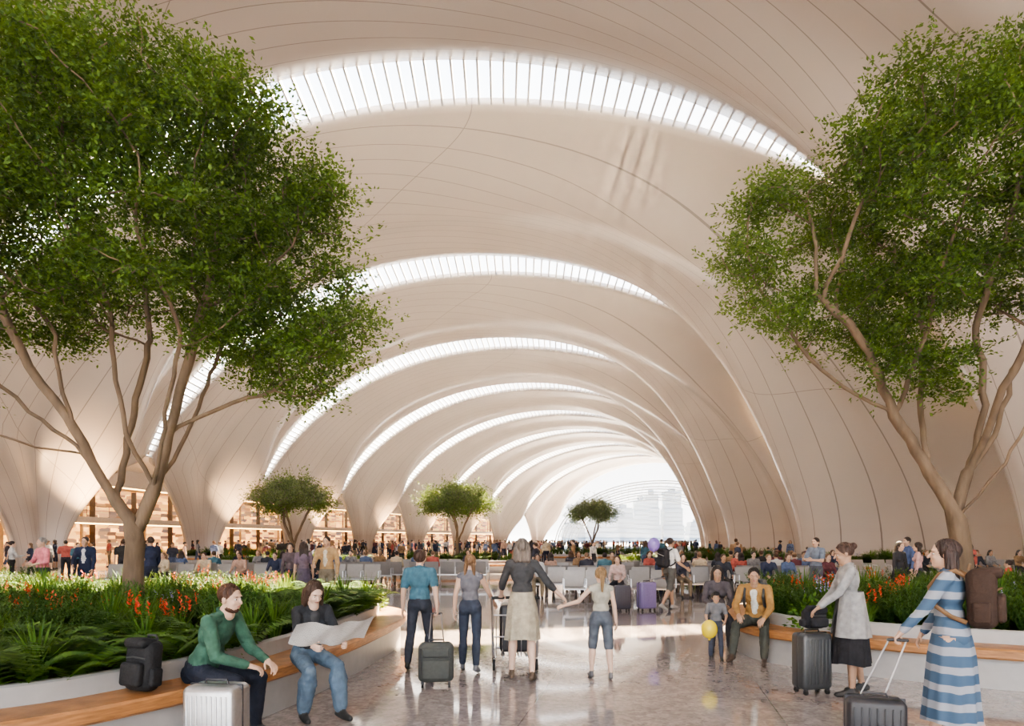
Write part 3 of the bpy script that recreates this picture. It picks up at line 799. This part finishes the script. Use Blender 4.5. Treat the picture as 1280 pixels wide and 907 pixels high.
rt,bo,lo=make_tree('small_atrium_tree',(-10.3,30,.4),[[(0,0,0),(.05,0,1.0)],[(.05,0,1.0),(-.4,0,2.1)],[(.05,0,1.0),(.45,.1,2.1)],[(.05,0,1.0),(.0,-.4,2.1)]],cS,.5,26000,23,leaf=.10,tr=.10,step=.2,att=16,spread=.2,ex=.5)
def tree_copy(x,y,s,rz):
    e=bpy.data.objects.new('small_atrium_tree',None); COL.objects.link(e); e.location=(x,y,.4); e.scale=(s,s,s); e.rotation_euler=(0,0,rz)
    for o in (bo,lo):
        c=bpy.data.objects.new(o.name,o.data); COL.objects.link(c); c.parent=e
tree_copy(-2.9,34,1.02,1.5); tree_copy(6.2,49,1.05,2.7)
for x,y,rr in ((-10.3,30,2.6),(-2.9,34,2.6),(6.2,49,3.2)):
    C,I=planter('curved_planter_bench',[(x+rr*1.5*math.cos(a),y+rr*.8*math.sin(a)) for a in [k*math.pi/4 for k in range(8)]],60,.4)
    planting('planting_bed',I,60,seed=int(x+50),hs=1.1)
for x,y,sx,sy in ((10,34,5,1.6),(18,30,4,1.3),(14,60,9,2),(-20,44,5,1.5)):
    C,I=planter('curved_planter_bench',[(x+sx*math.cos(a),y+sy*math.sin(a)) for a in [k*math.pi/4 for k in range(8)]],60,.4)
    planting('planting_bed',I,60,seed=int(x+90),hs=1.2)
# ------------------------------------------------------------------ seats
seatm=mat('seat_shell',(.28,.27,.265),.35,.3,.05)
def seatrow_mesh(n=5):
    mb=MB(); w=.58
    for i in range(n):
        x=(i-(n-1)/2)*w
        prof=[(.28,.40),(.26,.43),(.1,.43),(-.12,.41),(-.18,.43),(-.22,.52),(-.27,.72),(-.31,.86),(-.325,.86),(-.29,.72),(-.24,.50),(-.20,.40),(-.12,.385),(.1,.405),(.25,.405)]
        R=[[Vector((x+sx*.26,y,z)) for y,z in prof] for sx in (-1,1)]
        mb.rings(R,0)
    for i in range(n+1):
        x=(i-n/2)*w
        if i%2==0 or i==n:
            mb.tube([(x,-.12,.36),(x,-.14,.2),(x,-.25,.02)],.02,1); mb.tube([(x,-.12,.36),(x,.0,.2),(x,.22,.02)],.02,1)
        mb.tube([(x,-.2,.4),(x,-.2,.64),(x,.16,.64),(x,.18,.42)],.014,1)
    mb.box((0,-.1,.37),(n*w,.07,.05),1)
    return mb
srow=seatrow_mesh()
first=None
def seats(x,y,hd):
    global first
    if first is None: first=srow.obj('airport_seat_row',[seatm,MET()],(x,y,0),rad(hd)); return
    o=bpy.data.objects.new('airport_seat_row',first.data); COL.objects.link(o); o.location=(x,y,0); o.rotation_euler=(0,0,rad(hd))
for k in range(4):
    for j in range(3):
        seats(1.9+3.05*j+.5*k,18.6+1.9*k,0 if k%2 else 180)
for k in range(3):
    for j in range(3): seats(-12+3.1*j,21+2.2*k,0 if k%2 else 180)
for k in range(2):
    for j in range(2): seats(-5.5+3.1*j,24+2.5*k,180 if k%2 else 0)
for j in range(3): seats(13+3.2*j,26,180); seats(10+3.2*j,38,0)
print('seats',time.time()-T0)
# ------------------------------------------------------------------ main people
NAVY=(.02,.03,.07)
A=person('seated_man_in_green_shirt',-2.62,5.42,-100,1.80,arms=dict(L=(24,6,66,-20),R=(18,6,66,-32)),legs=dict(L=(80,10,-8,3),R=(84,12,4,3)),lean=24,seat=.46,top=(.045,.115,.078),bottom=(.012,.016,.03),skin=SK1,hair=(.075,.03,.015),beard=True,hairstyle='short',hy=-8,hp=-4,vox=.011,sleeve='long',curl=(.8,.8),palm=('down','down'))
B=person('seated_woman_reading',-1.98,6.2,-140,1.70,arms=dict(L=(30,8,80,-8),R=(30,8,80,-8)),legs=dict(L=(82,5,8,0),R=(78,8,-18,2)),lean=14,seat=.46,female=True,top=(.025,.027,.032),bottom=(.10,.15,.21),skin=SK3,hair=(.05,.025,.015),hairstyle='bob',hp=-26,vox=.011,lower='wide',curl=(1.1,1.1),opencoat=True,extra=(.05,.05,.055))
M=B['M'].inverted(); gl=M@B['L']; gr=M@B['R']; mb=MB()
c=(gl+gr)/2
V=[];nx,ny=21,9
for j in range(ny):
    for i in range(nx):
        u=i/(nx-1)*2-1; v=j/(ny-1)
        V.append((c.x+u*.36,c.y-.03+.20*v-.05*abs(u),c.z+.0+.20*v+.04*abs(u)**.7+.014*math.sin(u*7+v*3)))
F=[(j*nx+i,j*nx+i+1,(j+1)*nx+i+1,(j+1)*nx+i) for j in range(ny-1) for i in range(nx-1)]
mb.add(V,F,0); mb.add([(x,y-.012-.01*abs(math.sin(x*20)),z+.006) for x,y,z in V],F,0); mb.add([(x*.97,y+.02,z+.012) for x,y,z in V],F,0)
m=bpy.data.materials.new('newsprint'); m.use_nodes=True; nt=m.node_tree; b=nt.nodes['Principled BSDF']; tc=nt.nodes.new('ShaderNodeTexCoord')
br=nt.nodes.new('ShaderNodeTexBrick'); br.inputs['Scale'].default_value=14; br.inputs['Color1'].default_value=(.16,.16,.155,1); br.inputs['Color2'].default_value=(.50,.50,.48,1); br.inputs['Mortar'].default_value=(.66,.64,.61,1); br.inputs['Mortar Size'].default_value=.05; br.inputs['Row Height'].default_value=.12
nt.links.new(tc.outputs['Object'],br.inputs['Vector']); nt.links.new(br.outputs[0],b.inputs['Base Color']); b.inputs['Roughness'].default_value=.8
nob=mb.obj('newspaper',[m]); nob.matrix_world=B['M']
suitcase('aluminium_suitcase',-2.13,4.62,-8,.40,.26,.56,(.50,.50,.51),.9,.35,ribs=9)
backpack('black_backpack',Matrix.Translation((-2.86,5.10,.46+.205))@Matrix.Rotation(rad(-20),4,'Z')@Matrix.Rotation(rad(-6),4,'X'),.27,.40,.17,(.012,.012,.014),straps=False)
Cc=person('boy_in_blue_tshirt',-1.19,8.25,-4,1.58,arms=dict(L=(-6,10,8,4),R=(-22,14,-12,8)),legs=dict(L=(-10,3,-22,2),R=(14,3,2,2)),top=(.055,.14,.19),bottom=(.03,.035,.05),hair=(.06,.03,.02),sleeve='short',vox=.013,hs=1.06,curl=(.4,1.4),hairstyle='full')
suitcase('grey_wheeled_duffel',-.86,7.25,5,.40,.24,.44,(.07,.075,.07),0,.8,grip=Cc['R'],soft=True)
Dd=person('girl_with_braids',-.53,8.1,-6,1.52,arms=dict(L=(-4,12,10,6),R=(22,22,48,12)),legs=dict(L=(8,3,2,2),R=(-12,3,-22,2)),top=(.14,.14,.16),bottom=(.035,.045,.07),female=True,hair=(.18,.10,.05),sleeve='none',hairstyle='braids',vox=.013,hs=1.06,shoe=(.15,.15,.16),palm=('in','down'),skirt=None)
Ee=person('mother_pushing_trolley',.12,7.6,-2,1.73,arms=dict(L=(28,18,52,6),R=(8,34,26,42)),legs=dict(L=(8,3,-2,2),R=(-8,3,-16,2)),top=(.055,.055,.058),bottom=(.38,.34,.26),skin=SK3,female=True,hair=(.15,.12,.10),hairstyle='bob',sleeve='roll',lower='skirt',skirt=.46,vox=.013,shoe=(.10,.07,.05),palm=('down','in'),curl=(1.2,1.1))
Ff=person('young_girl_with_ponytail',1.06,7.64,2,1.36,arms=dict(L=(16,40,42,66),R=(2,12,8,8)),legs=dict(L=(8,4,2,2),R=(-4,4,-12,2)),top=(.38,.36,.30),bottom=(.09,.105,.13),skin=SK3,female=True,hair=(.26,.165,.08),hairstyle='pony',sleeve='none',lower='shorts',vox=.013,hs=1.13,shoe=(.12,.12,.13),curl=(1.1,.5))
mb=MB(); tx,ty=.03,8.43
for sx in (-1,1):
    mb.tube([(sx*.30,-.42,.93),(sx*.30,-.40,.90),(sx*.29,-.30,.55),(sx*.28,-.22,.16),(sx*.24,.55,.13)],.016,0)
    mb.tube([(sx*.29,-.3,.6),(sx*.27,.3,.2)],.01,0)
    for yy in (-.30,.50):
        mb.cyl((sx*.27-.018,yy,.07),(sx*.27+.018,yy,.07),.07,1,18); mb.cyl((sx*.27-.022,yy,.07),(sx*.27+.022,yy,.07),.03,0,10)
        mb.tube([(sx*.27,yy,.07),(sx*.27,yy+.03,.15)],.012,0)
mb.tube([(-.30,-.42,.93),(0,-.45,.94),(.30,-.42,.93)],.019,1)
mb.tube([(-.29,-.32,.70),(.29,-.32,.70)],.01,0); mb.tube([(-.285,-.27,.42),(.285,-.27,.42)],.01,0)
for k in range(6): mb.tube([(-.25+.1*k,-.24,.16),(-.23+.092*k,.55,.14)],.009,0)
for k in range(7): mb.tube([(-.24+.08*k,-.31,.70),(-.24+.08*k,-.22,.16)],.006,0)
mb.tube([(-.25,.55,.14),(.25,.55,.14)],.016,0)
mb.obj('baggage_trolley',[MET(),RUB()],(tx,ty,0),rad(2))
suitcase('black_suitcase',tx+.02,ty+.14,90,.45,.42,.62,(.03,.03,.035),0,.4,z0=.13)
G1=person('seated_man_in_tan_jacket',3.42,8.95,148,1.72,arms=dict(L=(22,10,60,-12),R=(34,10,62,-20)),legs=dict(L=(80,12,-2,0),R=(84,14,12,4)),lean=16,seat=.46,top=(.32,.18,.06),bottom=(.06,.065,.055),skin=SK2,hair=(.015,.012,.012),hairstyle='short',hy=14,hp=-6,vox=.013,shoe=(.06,.04,.03),curl=(.7,.7),palm=('down','down'),extra=(.6,.6,.55),opencoat=True)
worn_backpack('grey_backpack',G1,w=.28,h=.42,d=.15,col=(.08,.08,.08))
G2=person('seated_woman_with_child',3.12,9.75,170,1.66,arms=dict(L=(25,10,70,-18),R=(30,12,70,-25)),legs=dict(L=(82,6,0,0),R=(82,6,4,0)),lean=4,seat=.46,female=True,top=(.08,.07,.08),bottom=(.05,.05,.06),skin=SK2,hair=(.02,.015,.015),hairstyle='long',hy=-5,hp=-12,vox=.013)
G3=person('small_boy_in_printed_tshirt',2.82,8.85,165,.95,arms=dict(L=(20,14,60,-10),R=(12,14,40,-8)),legs=dict(L=(4,4,0,2),R=(-2,4,-3,2)),top=(.16,.16,.17),bottom=(.06,.07,.1),skin=SK2,hair=(.015,.012,.012),hairstyle='full',sleeve='short',hs=1.3,vox=.015,hy=4,shoe=(.03,.03,.03),curl=(.5,1.2))
def balloon(name,p,grip,col,r=.13):
    mb=MB(); p=Vector(p); mb.ell(p,(r,r,r*1.18),0,None,24,16); mb.rcone(p+Vector((0,0,-r*1.15)),.012,p+Vector((0,0,-r*1.25)),.018,0,8)
    mid=(p+grip)/2+Vector((.04,0,-.06)); mb.tube([p+Vector((0,0,-r*1.2)),mid,grip],.003,1,5)
    mb.obj(name,[mat('balloon_rubber',col,.25,0,.02),white])
balloon('yellow_balloon',(2.62,8.5,.47),G3['R'],(.80,.62,.04),.105)
H1=person('woman_in_grey_cardigan',3.62,6.85,78,1.68,arms=dict(L=(30,10,52,2),R=(20,10,40,4)),legs=dict(L=(4,3,-2,2),R=(-8,3,-14,2)),lean=4,female=True,top=(.33,.33,.33),bottom=(.02,.02,.025),skin=SK2,hair=(.06,.03,.02),hairstyle='bun',lower='skirt',skirt=.60,coat=.30,hp=-14,vox=.013,curl=(.6,.6),palm=('down','down'))
suitcase('dark_grey_suitcase',3.24,6.92,12,.36,.24,.60,(.07,.075,.08),.3,.35,ribs=7)
backpack('black_handbag',Matrix.Translation((3.24,6.98,.70+.11))@Matrix.Rotation(rad(10),4,'Z'),.26,.22,.16,(.015,.015,.02),straps=False)
m=bpy.data.materials.new('blue_white_striped_cloth'); m.use_nodes=True; nt=m.node_tree; b=nt.nodes['Principled BSDF']; tc=nt.nodes.new('ShaderNodeTexCoord'); sp=nt.nodes.new('ShaderNodeSeparateXYZ'); nt.links.new(tc.outputs['Object'],sp.inputs[0])
no=nt.nodes.new('ShaderNodeTexNoise'); no.inputs['Scale'].default_value=3; nt.links.new(tc.outputs['Object'],no.inputs['Vector'])
zz=nmath(nt,'ADD',sp.outputs[2],nmath(nt,'MULTIPLY',no.outputs[0],.06)); st=nmath(nt,'LESS_THAN',nmath(nt,'FRACT',nmath(nt,'MULTIPLY',zz,7.)),.58)
nt.links.new(mixc(nt,st,(.33,.35,.40),(.065,.12,.20)),b.inputs['Base Color']); b.inputs['Roughness'].default_value=.85
I1=person('woman_in_striped_dress',3.46,5.05,52,1.72,arms=dict(L=(30,8,38,2),R=(14,10,30,4)),legs=dict(L=(10,3,4,2),R=(-10,3,-20,2)),lean=2,female=True,fat=1.06,top=(.3,.4,.6),stripe=m,hair=(.045,.025,.02),hairstyle='long',lower='skirt',skirt=.72,vox=.012,skin=SK1,hy=10,palm=('down','down'),curl=(1.3,.6))
worn_backpack('brown_leather_backpack',I1,w=.36,h=.46,d=.20,col=(.045,.024,.016),trim=(.2,.11,.05))
suitcase('black_suitcase',2.86,5.05,-20,.42,.26,.36,(.03,.03,.035),0,.4,grip=I1['L'],ribs=7)
J1=person('man_in_white_shirt',3.75,15.2,-60,1.80,arms=dict(L=(-5,10,10,5),R=(10,14,60,4)),legs=dict(L=(20,3,8,2),R=(-16,3,-36,2)),top=(.6,.6,.6),bottom=(.09,.09,.085),skin=SK2,sleeve='short',lower='shorts',vox=.018,shoe=(.3,.3,.3),lo=True)
worn_backpack('black_backpack',J1)
suitcase('purple_suitcase',3.15,15.0,20,.42,.26,.62,(.16,.13,.28),0,.35,grip=J1['L'])
balloon('purple_balloon',(3.3,14.9,1.55),J1['R'],(.22,.16,.5),.14)
suitcase('dark_suitcase',2.55,14.9,10,.4,.26,.55,(.05,.05,.07),0,.4)
J2=person('seated_woman_in_pink_top',2.75,16.6,160,1.65,arms=dict(L=(20,10,70,-10),R=(20,10,70,-10)),legs=dict(L=(82,6,6,0),R=(82,6,-5,0)),lean=8,seat=.46,female=True,top=(.5,.36,.33),bottom=(.03,.03,.04),hair=(.05,.03,.02),hairstyle='bob',vox=.018,lo=True)
seats(2.8,16.75,180)
K1=person('man_in_pink_shirt',-11.0,15.0,150,1.78,arms=dict(L=(12,22,75,-30),R=(12,22,75,-30)),fat=1.12,top=(.62,.20,.24),bottom=(.05,.05,.06),vox=.018,lo=True,sleeve='roll',hairstyle='short',hair=(.3,.28,.26))
K2=person('man_in_navy_suit',-10.6,15.9,-170,1.80,top=NAVY,bottom=NAVY,vox=.018,lo=True,arms=dict(L=(10,8,30,2),R=(15,12,60,-20)),opencoat=True,extra=(.6,.6,.62))
K3=person('man_in_navy_suit',-8.75,15.5,60,1.80,top=NAVY,bottom=(.015,.02,.04),skin=SK2,vox=.018,lo=True,arms=dict(L=(20,12,90,-20),R=(10,8,40,2)))
L1=person('man_in_tan_jacket',-4.05,14.0,175,1.80,top=(.38,.25,.13),bottom=(.2,.17,.13),vox=.018,lo=True,fat=1.05,arms=dict(L=(5,12,20,4),R=(20,10,80,-20)),opencoat=True,extra=(.55,.5,.42))
L2=person('woman_in_patterned_dress',-4.75,14.6,20,1.68,top=(.16,.12,.16),bottom=(.1,.08,.12),female=True,hairstyle='long',lower='skirt',skirt=.55,sleeve='short',vox=.018,lo=True)
L3=person('woman_in_dark_top',-5.4,15.6,190,1.64,top=(.12,.09,.1),bottom=(.03,.03,.05),female=True,hairstyle='bob',vox=.018,lo=True)
N1=person('man_in_grey_shirt',7.6,16.0,120,1.78,top=(.16,.2,.27),bottom=(.08,.09,.12),vox=.018,lo=True,arms=dict(L=(20,10,95,-25),R=(20,10,95,-25)),sleeve='short')
N2=person('woman_in_black_dress',9.2,15.2,200,1.68,top=(.03,.03,.035),bottom=(.03,.03,.035),female=True,hairstyle='long',lower='skirt',skirt=.5,vox=.018,lo=True)
N3=person('man_in_blue_shirt',10.5,17.0,100,1.80,top=(.08,.12,.25),bottom=(.04,.05,.09),vox=.018,lo=True)
N4=person('woman_in_pink_shirt',9.9,15.6,60,1.66,top=(.55,.35,.34),bottom=(.05,.05,.06),female=True,hairstyle='long',vox=.018,lo=True)
N5=person('child_in_red_shirt',11.8,15.2,30,1.2,top=(.5,.07,.06),bottom=(.06,.08,.15),hs=1.2,vox=.02,lo=True)
print('people',time.time()-T0)
# ------------------------------------------------------------------ crowd
var=[]
walk=lambda a:dict(L=(a,3,a*.3,2),R=(-a*.8,3,-a*1.6,2)); 
specs=[dict(),dict(legs=walk(22),arms=dict(L=(-18,8,-4,4),R=(18,8,34,4))),dict(female=True,hairstyle='long',legs=walk(16)),dict(female=True,hairstyle='bob',lower='skirt',skirt=.5),
 dict(arms=dict(L=(20,10,95,-22),R=(8,8,20,4))),dict(female=True,hairstyle='bun',arms=dict(L=(20,10,85,-22),R=(30,10,95,-10))),dict(fat=1.15,sleeve='short'),dict(lower='shorts',sleeve='short',legs=walk(20)),
 dict(seat=.46,lean=8,legs=dict(L=(82,6,4,0),R=(80,6,-6,0)),arms=dict(L=(25,8,70,-10),R=(25,8,70,-10))),dict(seat=.46,lean=4,female=True,hairstyle='bob',legs=dict(L=(82,4,0,0),R=(84,4,2,0)),arms=dict(L=(22,8,75,-15),R=(22,8,75,-15)))]
for k,sp_ in enumerate(specs):
    q=person('pedestrian_mesh',0,0,0,1.72,vox=.026,lo=True,link=False,**sp_); var.append(q['me']); 
tops=[(.03,.04,.08),(.5,.5,.5),(.1,.14,.25),(.40,.10,.08),(.42,.28,.22),(.03,.03,.03),(.2,.2,.21),(.25,.16,.09),(.06,.15,.2),(.5,.42,.3),(.12,.04,.05),(.03,.035,.05),(.05,.05,.07)]
bots=[(.02,.025,.05),(.05,.05,.05),(.07,.09,.15),(.2,.16,.11),(.03,.03,.03),(.03,.03,.04)]
occ=[]
bars=[(-10.3,30,4.4,2.6),(-2.9,34,4.4,2.6),(6.2,49,5.4,3),(10,34,5.6,2.2),(18,30,4.6,1.9),(14,60,9.5,2.6),(-20,44,5.6,2.1)]
def ped(x,y,k,hd,z=0):
    o=bpy.data.objects.new('pedestrian',var[k]); COL.objects.link(o); o.location=(x,y,z); o.rotation_euler=(0,0,hd); sc=random.uniform(.92,1.05); 
    if k>=8: sc=1
    o.scale=(sc,sc,sc)
    for slot,c in ((0,cloth(random.choice(tops))),(1,cloth(random.choice(bots))),(2,skinm(random.choice((SK1,SK2,SK3)))),(3,hairm(random.choice(((.02,.015,.012),(.08,.04,.02),(.2,.12,.07),(.03,.02,.02)))))):
        o.material_slots[slot].link='OBJECT'; o.material_slots[slot].material=c
cnt=0;tr=0
while cnt<370 and tr<9000:
    tr+=1
    u=random.random(); y=20+ (u**1.15)*125
    lo_=max(XL(y)+5,-.84*y); hi=min(XR(y)-8,.84*y); x=random.uniform(lo_,hi)
    if y<27 and (1<x<13 or -14<x<0): continue
    if abs(x-15)<7 and (abs(y-26)<1 or abs(y-38)<1): continue
    if any(((x-a)/c)**2+((y-b)/d)**2<1 for a,b,c,d in bars): continue
    if any((x-a)**2+(y-b)**2<.6 for a,b in occ): continue
    occ.append((x,y)); ped(x,y,random.randrange(8),random.uniform(0,6.28)); cnt+=1
for o in [o for o in bpy.data.objects if o.name.startswith('airport_seat_row')]:
    for i in range(5):
        if random.random()<.42 and not (o.location.y<17):
            a=o.rotation_euler.z; lx=(i-2)*.58; ped(o.location.x+lx*math.cos(a),o.location.y+lx*math.sin(a),random.choice((8,9)),a,-.03)
print('crowd',cnt,time.time()-T0)
# ------------------------------------------------------------------ haze (real scattering volume filling the vault above the crowd)
mb=MB(); mb.box((12,78,14.2),(110,210,23.6)); m=bpy.data.materials.new('indoor_haze'); m.use_nodes=True; nt=m.node_tree
nt.nodes.remove(nt.nodes['Principled BSDF']); vs=nt.nodes.new('ShaderNodeVolumeScatter'); vs.inputs['Density'].default_value=.0027; vs.inputs['Anisotropy'].default_value=.55; vs.inputs['Color'].default_value=(1,.96,.91,1)
nt.links.new(vs.outputs[0],nt.nodes['Material Output'].inputs['Volume']); mb.obj('atmospheric_haze',[m],smooth=False)
# ------------------------------------------------------------------ light, world, camera
sun=bpy.data.lights.new('sun','SUN'); sun.energy=95; sun.angle=rad(.6); sun.color=(1,.78,.52)
so=bpy.data.objects.new('sun',sun); COL.objects.link(so); so.rotation_euler=Vector((-7,-20,-23)).to_track_quat('-Z','Y').to_euler(); so.location=(20,60,70)
for k,yy in enumerate(BND[2:9]):  # warm spots added to streak the shells with gold, not fixtures of the hall
    for side in (0,1):
        yc=yy+ (0 if side else 10)
        px=(XR(yc)-7) if side else XL(yc)+5.5
        sl=bpy.data.lights.new('uplight','SPOT'); sl.energy=26000 if side else 15000; sl.color=(1,.62,.30); sl.spot_size=rad(50); sl.spot_blend=1; sl.shadow_soft_size=.15
        o=bpy.data.objects.new('uplight',sl); COL.objects.link(o); o.location=(px,yc-1,.5)
        d=Vector((4. if side else -4.,3,13)); o.rotation_euler=d.to_track_quat('-Z','Y').to_euler()
w=bpy.data.worlds.new('sky'); scene.world=w; w.use_nodes=True; nt=w.node_tree; bg=nt.nodes['Background']
tc=nt.nodes.new('ShaderNodeTexCoord'); sp=nt.nodes.new('ShaderNodeSeparateXYZ'); nt.links.new(tc.outputs['Generated'],sp.inputs[0])
mr=nt.nodes.new('ShaderNodeMapRange'); mr.inputs[1].default_value=0; mr.inputs[2].default_value=.8; nt.links.new(sp.outputs[2],mr.inputs[0])
nt.links.new(mixc(nt,mr.outputs[0],(1,.97,.93),(.68,.81,1.)),bg.inputs[0]); bg.inputs[1].default_value=5.2
cam=bpy.data.cameras.new('camera'); co=bpy.data.objects.new('camera',cam); COL.objects.link(co); co.location=(0,0,1.65); co.rotation_euler=(rad(90),0,0)
cam.sensor_width=36; cam.lens=22.5; cam.shift_y=221.5/1280; cam.clip_end=5000; cam.clip_start=.05; scene.camera=co
scene.view_settings.view_transform='AgX'; scene.view_settings.exposure=.4
try: scene.view_settings.look='AgX - Medium High Contrast'
except Exception as e: print(e)
print('done',time.time()-T0)
